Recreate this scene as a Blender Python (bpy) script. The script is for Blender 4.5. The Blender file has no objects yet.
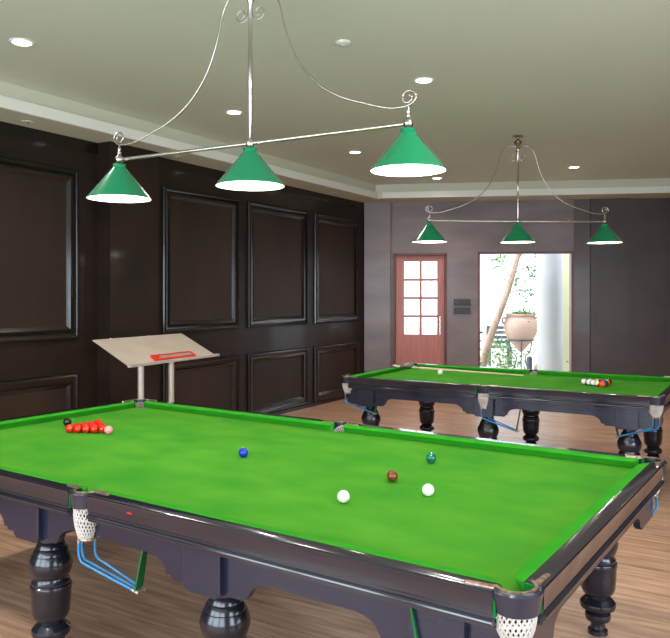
import bpy, bmesh, math, random
from mathutils import Vector, Matrix
random.seed(7)
PI = math.pi
SC = bpy.context.scene
COL = SC.collection

# ------------------------------------------------------------------ materials
def rgb(r, g, b):
    f = lambda c: (c/255/12.92) if c/255 <= .04045 else ((c/255+.055)/1.055)**2.4
    return (f(r), f(g), f(b), 1)

def mat(name, col, rough=.5, metal=0, noise=None, bump=None, coat=0, emit=None, spec=.5, trans=0, sheen=0):
    """principled material; noise=(scale, colour2, (stretch xyz), detail) mixes a second colour, bump=(scale, strength, distance)"""
    m = bpy.data.materials.new(name); m.use_nodes = True
    nt = m.node_tree; b = nt.nodes['Principled BSDF']
    b.inputs['Base Color'].default_value = col
    b.inputs['Roughness'].default_value = rough
    b.inputs['Metallic'].default_value = metal
    b.inputs['Coat Weight'].default_value = coat
    b.inputs['Coat Roughness'].default_value = .08
    b.inputs['Specular IOR Level'].default_value = spec
    b.inputs['Sheen Weight'].default_value = sheen
    b.inputs['Transmission Weight'].default_value = trans
    if emit:
        b.inputs['Emission Color'].default_value = emit[0]
        b.inputs['Emission Strength'].default_value = emit[1]
    if noise or bump:
        tc = nt.nodes.new('ShaderNodeTexCoord')
    if noise:
        mp = nt.nodes.new('ShaderNodeMapping'); mp.inputs['Scale'].default_value = noise[2]
        n = nt.nodes.new('ShaderNodeTexNoise'); n.inputs['Scale'].default_value = noise[0]
        n.inputs['Detail'].default_value = noise[3] if len(noise) > 3 else 5
        mx = nt.nodes.new('ShaderNodeMix'); mx.data_type = 'RGBA'
        rp = nt.nodes.new('ShaderNodeValToRGB'); rp.color_ramp.elements[0].position = .32; rp.color_ramp.elements[1].position = .68
        nt.links.new(tc.outputs['Object'], mp.inputs[0]); nt.links.new(mp.outputs[0], n.inputs['Vector'])
        nt.links.new(n.outputs['Fac'], rp.inputs[0]); nt.links.new(rp.outputs[0], mx.inputs['Factor'])
        mx.inputs['A'].default_value = col; mx.inputs['B'].default_value = noise[1]
        nt.links.new(mx.outputs['Result'], b.inputs['Base Color'])
    if bump:
        n2 = nt.nodes.new('ShaderNodeTexNoise'); n2.inputs['Scale'].default_value = bump[0]; n2.inputs['Detail'].default_value = 4
        bp = nt.nodes.new('ShaderNodeBump'); bp.inputs['Strength'].default_value = bump[1]; bp.inputs['Distance'].default_value = bump[2]
        nt.links.new(tc.outputs['Object'], n2.inputs['Vector']); nt.links.new(n2.outputs['Fac'], bp.inputs['Height'])
        nt.links.new(bp.outputs[0], b.inputs['Normal'])
    return m

M = {}
M['cloth'] = mat('green_baize', rgb(56, 132, 38), .95, noise=(2.6, rgb(80, 145, 42), (1, 1.6, 1), 8), bump=(900, .15, .001), spec=.04)
M['cushion'] = mat('cushion_baize', rgb(42, 140, 30), .9, noise=(6, rgb(54, 147, 34), (1, 1, 1)), spec=.06)
M['pocketcloth'] = mat('pocket_baize', rgb(0, 120, 45), .9, spec=.2)
M['lacquer'] = mat('dark_lacquered_wood', rgb(44, 36, 34), .16, noise=(3, rgb(30, 22, 20), (1, 14, 14)), coat=.5)
M['rail'] = mat('rail_top_wood', rgb(31, 32, 46), .15, noise=(4, rgb(26, 25, 34), (2, 10, 10)), coat=.7, bump=(9, .08, .01))  # blue in the base stands in for window light on the rail faces
M['frame'] = mat('black_painted_wood', rgb(33, 35, 54), .24, noise=(2, rgb(26, 28, 46), (1, 5, 5)), coat=.35)  # bluish cast of reflected window light is put into this base colour
M['leg'] = mat('black_gloss_leg', rgb(26, 25, 34), .24, coat=.3)
M['leather'] = mat('black_leather', rgb(34, 36, 54), .25, bump=(120, .4, .003), coat=.6)
M['brass'] = mat('worn_brass', rgb(215, 185, 165), .28, metal=.85, noise=(60, rgb(150, 110, 90), (1, 1, 1)))
M['net'] = mat('white_cotton_net', rgb(198, 190, 182), .9)
M['bluerod'] = mat('blue_plastic_tube', rgb(42, 125, 180), .3)
M['strap'] = mat('green_strap', rgb(0, 95, 40), .8)
M['tip'] = mat('tarnished_metal_tip', rgb(170, 160, 150), .35, metal=.7)
M['slate'] = mat('slate', rgb(50, 50, 55), .6)
M['chrome'] = mat('brushed_nickel', rgb(192, 182, 174), .27, metal=1)
M['lampgreen'] = mat('green_glass_shade', rgb(4, 128, 82), .22, coat=.4)
M['lampwhite'] = mat('white_shade_lining', rgb(250, 248, 244), .5)
M['bulb'] = mat('lit_bulb', (1, 1, 1, 1), .5, emit=((1, .93, .84, 1), 30))
M['downlight'] = mat('lit_downlight_lens', (1, 1, 1, 1), .5, emit=((1, .95, .87, 1), 14))
M['white'] = mat('white_trim', rgb(225, 225, 218), .4)
M['ceiling'] = mat('painted_ceiling', rgb(207, 212, 194), .75, noise=(.8, rgb(203, 208, 190), (1, 1, 1)))
M['soffit'] = mat('painted_soffit', rgb(205, 203, 180), .7)
M['lip'] = mat('white_cornice', rgb(236, 234, 222), .5)
M['wall'] = mat('dark_stained_panelling', spec=.3, col=rgb(43, 31, 24), rough=.36, noise=(2.2, rgb(29, 21, 17), (1, 1, 1.6), 8), coat=.12)
M['field'] = mat('panel_field', spec=.3, col=rgb(54, 39, 29), rough=.48, noise=(1.6, rgb(39, 28, 21), (1, 1, .5), 7))
M['mould'] = mat('glossy_moulding', rgb(26, 18, 15), .22, coat=.15, noise=(4, rgb(20, 14, 12), (1, 1, 1)), bump=(14, .12, .006))
M['plaster'] = mat('polished_grey_plaster', rgb(136, 118, 116), .42, noise=(1.5, rgb(112, 97, 96), (.7, .7, 1.9), 9), coat=.1, bump=(5, .1, .01))
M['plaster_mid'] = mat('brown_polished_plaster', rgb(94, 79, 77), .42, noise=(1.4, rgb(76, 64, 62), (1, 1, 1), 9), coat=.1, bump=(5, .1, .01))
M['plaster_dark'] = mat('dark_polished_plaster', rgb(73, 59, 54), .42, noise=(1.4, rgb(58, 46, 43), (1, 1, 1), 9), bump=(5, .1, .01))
M['redwood'] = mat('reddish_door_wood', rgb(196, 122, 108), .42, noise=(3, rgb(178, 106, 94), (9, 9, 1), 6))
M['redframe'] = mat('dark_red_frame_wood', rgb(110, 52, 42), .4, noise=(3, rgb(88, 40, 33), (8, 8, 1)))
M['glass'] = mat('clear_pane', (1, 1, 1, 1), .02, trans=1)
M['plaque'] = mat('dark_bronze_plaque', rgb(52, 45, 42), .35, metal=.5)
M['plaquelight'] = mat('light_bronze_relief', rgb(120, 108, 95), .35, metal=.4)
M['steel'] = mat('brushed_steel_sheet', rgb(205, 190, 174), .42, metal=.35, noise=(3, rgb(192, 177, 162), (1, 1, 1)), bump=(2.2, .12, .02))
M['red_plastic'] = mat('red_plastic', rgb(215, 45, 25), .3)
M['clearp'] = mat('silvery_plastic', rgb(205, 190, 180), .15, metal=.5)
M['terracotta'] = mat('pale_terracotta', rgb(205, 172, 156), .8, noise=(3, rgb(192, 158, 142), (1, 1, 3)))
M['iron'] = mat('grey_iron', rgb(90, 95, 105), .5, metal=.3)
M['render_white'] = mat('white_render', rgb(188, 188, 186), .8, noise=(2, rgb(178, 178, 176), (1, 1, 1)))
M['render_cream'] = mat('cream_render', rgb(205, 200, 160), .8)
M['bark'] = mat('pale_bark', rgb(178, 150, 130), .9, noise=(6, rgb(140, 116, 100), (1, 1, .4)))
M['leaf'] = mat('leaf_green', rgb(110, 150, 60), .6, noise=(5, rgb(70, 115, 40), (1, 1, 1)))
M['paving'] = mat('pale_paving', rgb(200, 198, 192), .8, noise=(1.2, rgb(178, 172, 164), (1, 1, 1)))
M['rock'] = mat('garden_rock', rgb(170, 142, 125), .9, noise=(7, rgb(120, 98, 86), (1, 1, 1)))
M['darkobj'] = mat('dark_grey_paint', rgb(70, 72, 80), .5)
M['cue'] = mat('pale_ash_wood', rgb(222, 196, 160), .35, coat=.4)
M['cuedark'] = mat('dark_cue_butt', rgb(52, 30, 22), .3, coat=.4)
M['plastic'] = mat('ceiling_white_plastic', rgb(205, 206, 192), .5)
M['dark'] = mat('dark_opening', rgb(18, 18, 18), .8)

def floor_mat():
    m = bpy.data.materials.new('wood_plank_floor'); m.use_nodes = True
    nt = m.node_tree; N = nt.nodes.new; L = nt.links.new; b = nt.nodes['Principled BSDF']
    tc = N('ShaderNodeTexCoord'); mp = N('ShaderNodeMapping'); mp.inputs['Rotation'].default_value = (0, 0, -.052)
    L(tc.outputs['Object'], mp.inputs[0])
    br = N('ShaderNodeTexBrick'); br.inputs['Scale'].default_value = 1
    br.inputs['Brick Width'].default_value = 1.25; br.inputs['Row Height'].default_value = .155
    br.inputs['Mortar Size'].default_value = .0012; br.offset = .37
    br.inputs['Color1'].default_value = rgb(226, 182, 151); br.inputs['Color2'].default_value = rgb(206, 165, 138)
    br.inputs['Mortar'].default_value = rgb(130, 98, 78)
    L(mp.outputs[0], br.inputs['Vector'])
    m2 = N('ShaderNodeMapping'); m2.inputs['Scale'].default_value = (1.1, 13, 1); L(mp.outputs[0], m2.inputs[0])
    n = N('ShaderNodeTexNoise'); n.inputs['Scale'].default_value = 2.2; n.inputs['Detail'].default_value = 8; n.inputs['Distortion'].default_value = .6
    L(m2.outputs[0], n.inputs['Vector'])
    rp = N('ShaderNodeValToRGB'); rp.color_ramp.elements[0].position = .3; rp.color_ramp.elements[1].position = .72
    rp.color_ramp.elements[0].color = rgb(165, 142, 130); rp.color_ramp.elements[1].color = (1, 1, 1, 1)
    L(n.outputs['Fac'], rp.inputs[0])
    mx = N('ShaderNodeMix'); mx.data_type = 'RGBA'; mx.blend_type = 'MULTIPLY'; mx.inputs['Factor'].default_value = .85
    L(br.outputs['Color'], mx.inputs['A']); L(rp.outputs[0], mx.inputs['B'])
    L(mx.outputs['Result'], b.inputs['Base Color'])
    b.inputs['Roughness'].default_value = .36
    return m
M['floor'] = floor_mat()

# ------------------------------------------------------------------ mesh helpers
def V(*a): return Vector(a)

def link(name, bm, m, parent=None, smooth=None, bevel=None, recalc=True):
    if recalc: bmesh.ops.recalc_face_normals(bm, faces=bm.faces)
    me = bpy.data.meshes.new(name); bm.to_mesh(me); bm.free()
    ms = m if isinstance(m, (list, tuple)) else [m]
    for x in ms: me.materials.append(x)
    if smooth is not None:
        for p in me.polygons: p.use_smooth = True
        me.set_sharp_from_angle(angle=math.radians(smooth))
    o = bpy.data.objects.new(name, me); COL.objects.link(o)
    if parent: o.parent = parent
    if bevel:
        md = o.modifiers.new('bevel', 'BEVEL'); md.width = bevel; md.segments = 2; md.limit_method = 'ANGLE'; md.angle_limit = .6
        md.harden_normals = False
    return o

def thing(name, label, cat, loc=(0, 0, 0), rz=0, group=None):
    o = bpy.data.objects.new(name, None); COL.objects.link(o)
    o.location = loc; o.rotation_euler = (0, 0, rz); o.empty_display_size = .1
    o['label'] = label; o['category'] = cat
    if group: o['group'] = group
    return o

def tag(o, label, cat, group=None):
    o['label'] = label; o['category'] = cat
    if group: o['group'] = group
    return o

def struct(o): o['kind'] = 'structure'; return o

def box(bm, x0, x1, y0, y1, z0, z1, mx=None, mi=0):
    vs = [bm.verts.new(p) for p in [(x0,y0,z0),(x1,y0,z0),(x1,y1,z0),(x0,y1,z0),(x0,y0,z1),(x1,y0,z1),(x1,y1,z1),(x0,y1,z1)]]
    if mx: 
        for v in vs: v.co = mx @ v.co
    for f in [(0,3,2,1),(4,5,6,7),(0,1,5,4),(1,2,6,5),(2,3,7,6),(3,0,4,7)]:
        bm.faces.new([vs[i] for i in f]).material_index = mi

def lathe(bm, prof, c=(0, 0, 0), n=32, mx=None, mi=0, a0=0, a1=2*PI):
    """prof: list of (r, z). full turn by default"""
    full = abs(a1-a0-2*PI) < 1e-6
    k = n if full else n+1
    rings = []
    for r, z in prof:
        ring = []
        for i in range(k):
            a = a0+(a1-a0)*i/n
            p = Vector((c[0]+r*math.cos(a), c[1]+r*math.sin(a), c[2]+z))
            ring.append(bm.verts.new(mx @ p if mx else p))
        rings.append(ring)
    for a, b in zip(rings, rings[1:]):
        for i in range(n):
            j = (i+1) % k
            bm.faces.new((a[i], a[j], b[j], b[i])).material_index = mi
    if full:
        if prof[0][0] > 1e-5: bm.faces.new(rings[0][::-1]).material_index = mi
        if prof[-1][0] > 1e-5: bm.faces.new(rings[-1]).material_index = mi

def tube(bm, pts, r, n=10, closed=False, mi=0, radii=None):
    pts = [Vector(p) for p in pts]; N = len(pts); rings = []
    up = None
    for i, p in enumerate(pts):
        a = pts[(i-1) % N] if (closed or i > 0) else pts[0]
        b = pts[(i+1) % N] if (closed or i < N-1) else pts[-1]
        t = (b-a).normalized()
        if up is None: up = t.orthogonal().normalized()
        up = (up - t*up.dot(t))
        up = up.normalized() if up.length > 1e-6 else t.orthogonal().normalized()
        s = t.cross(up); rr = radii[i] if radii else r
        rings.append([bm.verts.new(p+(up*math.cos(2*PI*k/n)+s*math.sin(2*PI*k/n))*rr) for k in range(n)])
    rng = range(N) if closed else range(N-1)
    for i in rng:
        A, B = rings[i], rings[(i+1) % N]
        for k in range(n): bm.faces.new((A[k], A[(k+1) % n], B[(k+1) % n], B[k])).material_index = mi
    if not closed:
        bm.faces.new(rings[0][::-1]).material_index = mi; bm.faces.new(rings[-1]).material_index = mi

def smooth_path(pts, k=6):
    """Catmull-Rom through the points"""
    P = [Vector(p) for p in pts]; out = []
    for i in range(len(P)-1):
        a = P[i-1] if i else P[0]*2-P[1]; b, c = P[i], P[i+1]; d = P[i+2] if i+2 < len(P) else P[-1]*2-P[-2]
        for j in range(k):
            t = j/k
            out.append(.5*((2*b)+(c-a)*t+(2*a-5*b+4*c-d)*t*t+(3*b-a-3*c+d)*t**3))
    out.append(P[-1]); return out

def prism(bm, poly, f0, f1, mi=0):
    """poly: 2D points; f0, f1 map a 2D point to 3D for the two caps"""
    A = [bm.verts.new(f0(*p)) for p in poly]; B = [bm.verts.new(f1(*p)) for p in poly]
    n = len(poly)
    bm.faces.new(A[::-1]).material_index = mi; bm.faces.new(B).material_index = mi
    for i in range(n): bm.faces.new((A[i], A[(i+1) % n], B[(i+1) % n], B[i])).material_index = mi

def loft(bm, secs, caps=True, mi=0):
    rings = [[bm.verts.new(p) for p in s] for s in secs]; n = len(rings[0])
    for A, B in zip(rings, rings[1:]):
        for i in range(n): bm.faces.new((A[i], A[(i+1) % n], B[(i+1) % n], B[i])).material_index = mi
    if caps:
        bm.faces.new(rings[0][::-1]).material_index = mi; bm.faces.new(rings[-1]).material_index = mi

def ball_mesh(bm, r, mx=None, mi=0, u=28, v=18):
    lathe(bm, [(max(r*math.sin(PI*i/v), 1e-6 if 0 < i < v else 0.0002), -r*math.cos(PI*i/v)) for i in range(v+1)], n=u, mx=mx, mi=mi)

# ------------------------------------------------------------------ snooker / pool table
BED = .82
RAILPROF = [(.05, -.005), (.05, .044), (.1045, .0452), (.1085, .0435), (.1105, .0395), (.1085, .036), (.107, .033), (.107, -.022), (.103, -.026),
            (.103, -.034), (.109, -.037), (.1135, -.041), (.1145, -.046), (.112, -.051), (.105, -.054), (.105, -.063), (.09, -.067), (.03, -.067), (.03, -.03)]
LEGPROF = [(.048, 0), (.047, .02), (.036, .03), (.033, .05), (.036, .06), (.056, .068), (.062, .082), (.06, .1), (.05, .108), (.045, .113), (.062, .119),
           (.082, .13), (.086, .145), (.084, .157), (.074, .168), (.064, .178), (.057, .184), (.062, .194), (.073, .206), (.082, .228), (.086, .28),
           (.089, .335), (.092, .346), (.089, .356), (.084, .36), (.085, .371), (.081, .378), (.078, .385), (.077, .395), (.085, .405), (.093, .43),
           (.096, .45), (.092, .472), (.083, .493), (.080, .495), (.078, .503), (.07, .522), (.066, .525), (.064, .535), (.055, .55), (.052, .553), (.05, .6)]

BLK = .035
def make_table(name, label, loc, rz, hx, hy, leg_xs, leg_y, rods, RL=.27):
    T = thing(name, label, 'billiard table', loc, rz)
    OX, OY = hx+.11, hy+.11
    # bed with round pocket notches
    bm = bmesh.new()
    ph = [(sx*(hx+.022), sy*(hy+.022), .052) for sx in (-1, 1) for sy in (-1, 1)]+[(0, sy*(hy+.052), .046) for sy in (-1, 1)]
    E = .05
    out = []
    def arc(cx, cy, r, a0, a1, n=12): return [(cx+r*math.cos(a0+(a1-a0)*i/n), cy+r*math.sin(a0+(a1-a0)*i/n)) for i in range(n+1)]
    X, Y = hx+E, hy+E
    # outline counter-clockwise starting on the near side, notch arcs concave
    r = .052; dd = math.sqrt(max(r*r-(E-.022)**2, 0)); aa = math.atan2(E-.022, dd)
    rm = .046; ym = hy+.052; dm = math.sqrt(rm*rm-(ym-Y)**2); am = math.atan2(abs(ym-Y), dm)
    def corner(sx, sy):
        cx, cy = hx+.022, hy+.022
        pts = arc(cx, cy, r, PI-aa if False else PI*.5+ (PI*.5-aa), -(PI*.5-aa)-0 + 0) if False else None
        # from the point on the side y=Y to the point on the side x=X, bulging inwards
        a_start = math.pi-math.asin((Y-cy)/r); a_end = -math.acos((X-cx)/r)+2*PI
        pts = arc(cx, cy, r, a_start, a_end)
        return [(sx*x, sy*y) for x, y in pts]
    def midn(sy):
        a_start = PI+am; a_end = 2*PI-am
        if ym < Y: a_start, a_end = PI-am, 2*PI+am
        return [(x, sy*y) for x, y in arc(0, ym, rm, a_start, a_end)]
    out = corner(-1, -1)[::-1]+midn(-1)+corner(1, -1)+corner(1, 1)[::-1]+midn(1)[::-1]+corner(-1, 1)
    prism(bm, out, lambda x, y: V(x, y, BED-.045), lambda x, y: V(x, y, BED))
    link('playing_surface', bm, M['cloth'], T)
    # sides: direction frames. f(s, d, z)
    long_n = lambda s, d, z: V(s, -(hy+d), BED+z)
    long_f = lambda s, d, z: V(-s, (hy+d), BED+z)
    short_r = lambda s, d, z: V(hx+d, s, BED+z)
    short_l = lambda s, d, z: V(-(hx+d), -s, BED+z)
    cprof = [(.0, .034), (.002, .0385), (.008, .041), (.05, .0445), (.05, .0), (.022, .0), (.012, .018)]
    def cushion(f, s0, s1, k0, k1):
        secs = []
        def ends(s, sign, k):   # rounding radius k at this end
            r_ = []
            for i in range(9):
                a = PI/2*i/8
                ds = k*(1-math.sin(a)); off = .046*(1-math.cos(a)) if True else 0
                r_.append((s-sign*0+sign*(k*math.sin(a)), off))
            return r_
        A = [(s+(-k0*math.sin(PI/2*i/8)), .046*(1-math.cos(PI/2*i/8))) for s in (s0,) for i in range(8, -1, -1)]
        B = [(s1+k1*math.sin(PI/2*i/8), .046*(1-math.cos(PI/2*i/8))) for i in range(0, 9)]
        b = bmesh.new()
        for s, off in A+B: secs.append([f(s, off+d*(1-off/.05), z) for d, z in cprof])
        loft(b, secs); link('cushion', b, M['cushion'], T, smooth=40)
    def rail(f, s0, s1):
        b = bmesh.new(); loft(b, [[f(s, d, z) for d, z in RAILPROF] for s in (s0, s1)])
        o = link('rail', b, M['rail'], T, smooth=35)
        # baize-lined ends
        for s, e in ((s0, -1), (s1, 1)):
            b = bmesh.new()
            loft(b, [[f(s+e*t, d, z) for d, z in [(.052, -.03), (.052, .0435), (.1, .0435), (.103, .03), (.103, -.03)]] for t in (0, .006)])
            link('rail_end_baize', b, M['pocketcloth'], o)
    ck = .06
    for f in (long_n, long_f):
        cushion(f, -(hx-.075), -.085, .062, .045); cushion(f, .085, hx-.075, .045, .062)
        rail(f, -(hx-.0), -.062); rail(f, .062, hx-.0)
    for f in (short_r, short_l):
        cushion(f, -(hy-.075), hy-.075, .062, .062); rail(f, -(hy-.0), hy-.0)
    # apron boards with arched undersides
    def apron(f, xs, L, inset):
        n = int(L/.01)*2
        def zb(s):
            z = -.145
            for x in xs:
                q = abs(s-x)
                if q < .18: c = -.222
                elif q < .205: c = -.207
                elif q < .305: c = -.2+.055*math.sqrt(max(0, 1-(1-(q-.205)/.1)**2))
                else: c = -.145
                z = min(z, c)
            return z
        b = bmesh.new(); ss = [-L+2*L*i/n for i in range(n+1)]
        for dy in (0,): pass
        A = []; 
        for d in (inset, inset-.03):
            A.append([[b.verts.new(f(s, d, zb(s))), b.verts.new(f(s, d, -.06))] for s in ss])
        F, G = A
        for i in range(n):
            b.faces.new((F[i][0], F[i+1][0], F[i+1][1], F[i][1])); b.faces.new((G[i][0], G[i][1], G[i+1][1], G[i+1][0]))
            b.faces.new((F[i][0], G[i][0], G[i+1][0], F[i+1][0])); b.faces.new((F[i][1], F[i+1][1], G[i+1][1], G[i][1]))
        for i in (0, n): b.faces.new((F[i][0], F[i][1], G[i][1], G[i][0]))
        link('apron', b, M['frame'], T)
    apron(long_n, leg_xs, OX-.08, .055); apron(long_f, [-x for x in leg_xs], OX-.08, .055)
    apron(short_r, (-leg_y, leg_y), OY-.08, .055); apron(short_l, (-leg_y, leg_y), OY-.08, .055)
    # cross beams
    b = bmesh.new()
    for x in leg_xs: box(b, x-.06, x+.06, -leg_y, leg_y, .62, .77)
    box(b, -hx+.1, hx-.1, -.06, .06, .66, .77)
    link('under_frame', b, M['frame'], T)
    for x in leg_xs:
        for sy in (-1, 1):
            b = bmesh.new(); lathe(b, LEGPROF, n=40)
            lg = link('leg', b, M['leg'], T, smooth=32); lg.location = (x, sy*leg_y, 0)
            b = bmesh.new()
            prism(b, [(-.09, .6), (-.07, .585), (.07, .585), (.09, .6), (.09, .77), (-.09, .77)],
                  lambda u, z: V(u, (.095 if sy > 0 else -.095)+sy*BLK, z), lambda u, z: V(u, (-.095 if sy > 0 else .095), z))
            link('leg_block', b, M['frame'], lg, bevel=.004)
    # pockets
    for sx, sy in [(-1, -1), (0, -1), (1, -1), (-1, 1), (0, 1), (1, 1)]:
        cor = sx != 0
        ang = math.atan2(sy, sx)     # outward direction
        cx, cy = (sx*(hx+.04), sy*(hy+.04)) if cor else (0, sy*(hy+.06))
        R = .056 if cor else .05
        P = bpy.data.objects.new('pocket', None); COL.objects.link(P); P.parent = T; P.location = (cx, cy, 0); P.rotation_euler = (0, 0, ang)
        P.empty_display_size = .05
        span = math.radians(118 if cor else 105)
        b = bmesh.new()   # leather bucket, outward +x
        prof = [(R+.002, BED+.043), (R+.016, BED+.046), (R+.022, BED+.04), (R+.016, BED+.01), (R+.012, BED-.02), (R+.004, BED-.022), (R, BED+.022)]
        secs = []
        for i in range(21):
            a = -span+2*span*i/20; e = abs(a)/span
            drop = .03*e**4
            secs.append([V(math.cos(a)*r_, math.sin(a)*r_, z+(drop if z < BED else 0)) for r_, z in prof])
        loft(b, secs); link('leather_bucket', b, M['leather'], P, smooth=50)
        b = bmesh.new()   # brass horseshoe plate on the rails
        sp2 = math.radians(100 if cor else 92); secs = []
        for i in range(17):
            a = -sp2+2*sp2*i/16
            secs.append([V(math.cos(a)*r_, math.sin(a)*r_, z) for r_, z in [(R-.004, BED+.045), (R+.006, BED+.045), (R+.006, BED+.0495), (R-.004, BED+.0495)]])
        loft(b, secs)
        for s in (-1, 1):     # tabs screwed on the rails
            aa_ = math.radians(135) if cor else PI/2
            base = V(math.cos(s*sp2)*(R+.003), math.sin(s*sp2)*(R+.003), 0)
            d = V(math.cos(s*aa_), math.sin(s*aa_), 0); nrm = V(-d.y, d.x, 0)
            p0 = base-d*.004; p1 = base+d*.075
            if cor: p0 += V(.012, s*0.006, 0); p1 += V(.014, s*.012, 0)
            w = .0105
            q = [p0-nrm*w, p1-nrm*w*.7, p1+d*.006, p1+nrm*w*.7, p0+nrm*w]
            A = [b.verts.new(v+V(0, 0, BED+.044)) for v in q]; B2 = [b.verts.new(v+V(0, 0, BED+.0500)) for v in q]
            b.faces.new(A[::-1]); b.faces.new(B2)
            for i in range(5): b.faces.new((A[i], A[(i+1) % 5], B2[(i+1) % 5], B2[i]))
        link('pocket_plate', b, M['brass'], P, smooth=30)
        b = bmesh.new()   # knotted net bag: two families of helical cords
        zt, zb_ = BED+.024, BED-(.115 if cor else .15)
        def rad(t): return (R-.003)*(1-t)+.03*t+.012*math.sin(PI*t)
        nc = 22
        for fam in (-1, 1):
            for k in range(nc):
                pts = []
                for j in range(9):
                    t = .02+.98*j/8; a = 2*PI*k/nc+fam*t*1.5
                    z0_ = BED-.008+.03*math.cos(a); pts.append((math.cos(a)*rad(t)+.004*t, math.sin(a)*rad(t), z0_+(zb_-z0_)*t))
                tube(b, pts, .0034, n=5)
        for t in (0, .5, 1):
            tube(b, [(math.cos(2*PI*k/20)*rad(t), math.sin(2*PI*k/20)*rad(t), (BED-.008+.03*math.cos(2*PI*k/20))*(1-t)+zb_*t) for k in range(20)], .004, n=5, closed=True)
        link('net', b, M['net'], P, smooth=80)
        b = bmesh.new()   # ring under the net
        tube(b, [(math.cos(2*PI*k/24)*.034, math.sin(2*PI*k/24)*.034, zb_-.004) for k in range(24)], .006, n=8, closed=True)
        link('net_ring', b, M['brass'], P, smooth=60)
        # ball-return runners, led along direction rods[(sx,sy)] in table axes
        dirx, diry = rods[(sx, sy)]
        Rm = Matrix.Rotation(-ang, 3, 'Z')
        D = Rm @ V(dirx, diry, 0); D.normalize(); S = V(-D.y, D.x, 0)
        b = bmesh.new(); tips = []
        ends = []
        for off, lead in ((-.028, .0), (.004, -.01), (.03, .035)):
            st = S*off+D*(-.02+lead)
            e = st*1.0+D*(RL-lead*.8)+S*(-off*.35)
            pts = [st+V(0, 0, zb_), st+V(0, 0, zb_-.065), st+D*.012+V(0, 0, zb_-.09), st+D*.04+V(0, 0, zb_-.105), e+V(0, 0, zb_-.105-RL*.28)]
            rb_ = bmesh.new(); tube(rb_, smooth_path(pts, 4), .0052, n=8); link('ball_runner', rb_, M['bluerod'], P, smooth=60)
            tips.append(([st+V(0, 0, zb_+.004), st+V(0, 0, zb_-.02)], .0068))
            ends.append(e+V(0, 0, zb_-.105-RL*.28)); dv = (Vector(pts[-1])-Vector(pts[-2])).normalized()
            tips.append(([ends[-1]-dv*.012, ends[-1]+dv*.018], .0075))
        tips.append(([ends[0]+D*.012, ends[2]+D*.012], .005))
        for tp, tr in tips:
            tb = bmesh.new(); tube(tb, tp, tr, n=8); link('metal_tip', tb, M['tip'], P, smooth=60)
        b = bmesh.new()
        mid_ = (ends[0]+ends[2])/2
        top = Vector((mid_.x, mid_.y, BED-.069))+D*.05
        for s in (0,):
            w1 = S*.012; w2 = S*.026; th = D*.003
            loft(b, [[top-w1-th, top+w1-th, top+w1+th, top-w1+th], [mid_-w2-th, mid_+w2-th, mid_+w2+th, mid_-w2+th]])
        link('hanging_strap', b, M['strap'], P)
    return T

rods1 = {(-1, -1): (1, .1), (0, -1): (1, .22), (1, -1): (-1, -.14), (-1, 1): (1, -.2), (0, 1): (1, -.2), (1, 1): (-1, -.5)}
T1 = make_table('snooker_table', 'large green-topped snooker table nearest the camera with red balls racked on it', (0, 0, 0), 0, 1.7845, .889,
                (-1.6, -.40, .665, 1.6), .84, rods1)
bm = bmesh.new(); box(bm, .305, .33, -1.0005, -.9955, .83, .8345)
link('red_chip_mark', bm, M['red_plastic'], T1)
rods2 = {(-1, -1): (1, .1), (0, -1): (1, .1), (1, -1): (-1, .05), (-1, 1): (1, -.2), (0, 1): (1, -.2), (1, 1): (-1, -.2)}
T2Z = .052; T2C = V(-.04, 4.06, 0)
T2 = make_table('pool_table', 'smaller green-topped pool table standing in front of the doorway wall', T2C, T2Z, 1.37, .725,
                (-1.2, 0, 1.2), .68, rods2, .3)

# ------------------------------------------------------------------ balls
def ballmat(name, c, stripe=False):
    m = mat(name, c, .08, coat=.5)
    if stripe:
        nt = m.node_tree; b = nt.nodes['Principled BSDF']
        tc = nt.nodes.new('ShaderNodeTexCoord'); sp = nt.nodes.new('ShaderNodeSeparateXYZ'); ab = nt.nodes.new('ShaderNodeMath'); ab.operation = 'ABSOLUTE'
        lt = nt.nodes.new('ShaderNodeMath'); lt.operation = 'LESS_THAN'; lt.inputs[1].default_value = .0145
        mx = nt.nodes.new('ShaderNodeMix'); mx.data_type = 'RGBA'; mx.inputs['A'].default_value = rgb(238, 234, 224); mx.inputs['B'].default_value = c
        nt.links.new(tc.outputs['Object'], sp.inputs[0]); nt.links.new(sp.outputs['Z'], ab.inputs[0]); nt.links.new(ab.outputs[0], lt.inputs[0])
        nt.links.new(lt.outputs[0], mx.inputs['Factor']); nt.links.new(mx.outputs['Result'], b.inputs['Base Color'])
    return m
def ball(name, label, loc, m, r, group=None, mesh=None, rot=(0, 0, 0)):
    if mesh is None:
        bm = bmesh.new(); ball_mesh(bm, r); o = link(name, bm, m, smooth=180)
    else:
        o = bpy.data.objects.new(name, mesh); COL.objects.link(o)
    o.location = loc; o.rotation_euler = rot
    return tag(o, label, 'ball', group)
rb = .02625; zb1 = BED+rb
ball('snooker_ball', 'white snooker ball nearest the camera, on the first table', (.900, -.388, zb1), ballmat('ivory_ball', rgb(235, 225, 214)), rb)
ball('snooker_ball', 'bright white cue ball to the right of the brown ball', (1.141, -.102, zb1), ballmat('white_ball', rgb(250, 244, 226)), rb)
ball('snooker_ball', 'brown snooker ball between the two white balls', (.897, .023, zb1), ballmat('brown_ball', rgb(112, 48, 24)), rb)
ball('snooker_ball', 'dark green snooker ball near the far right of the first table', (.878, .455, zb1), ballmat('green_ball', rgb(0, 105, 80)), rb)
ball('snooker_ball', 'blue snooker ball alone in the middle of the first table', (.007, .02, zb1), ballmat('blue_ball', rgb(10, 45, 170)), rb)
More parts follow.
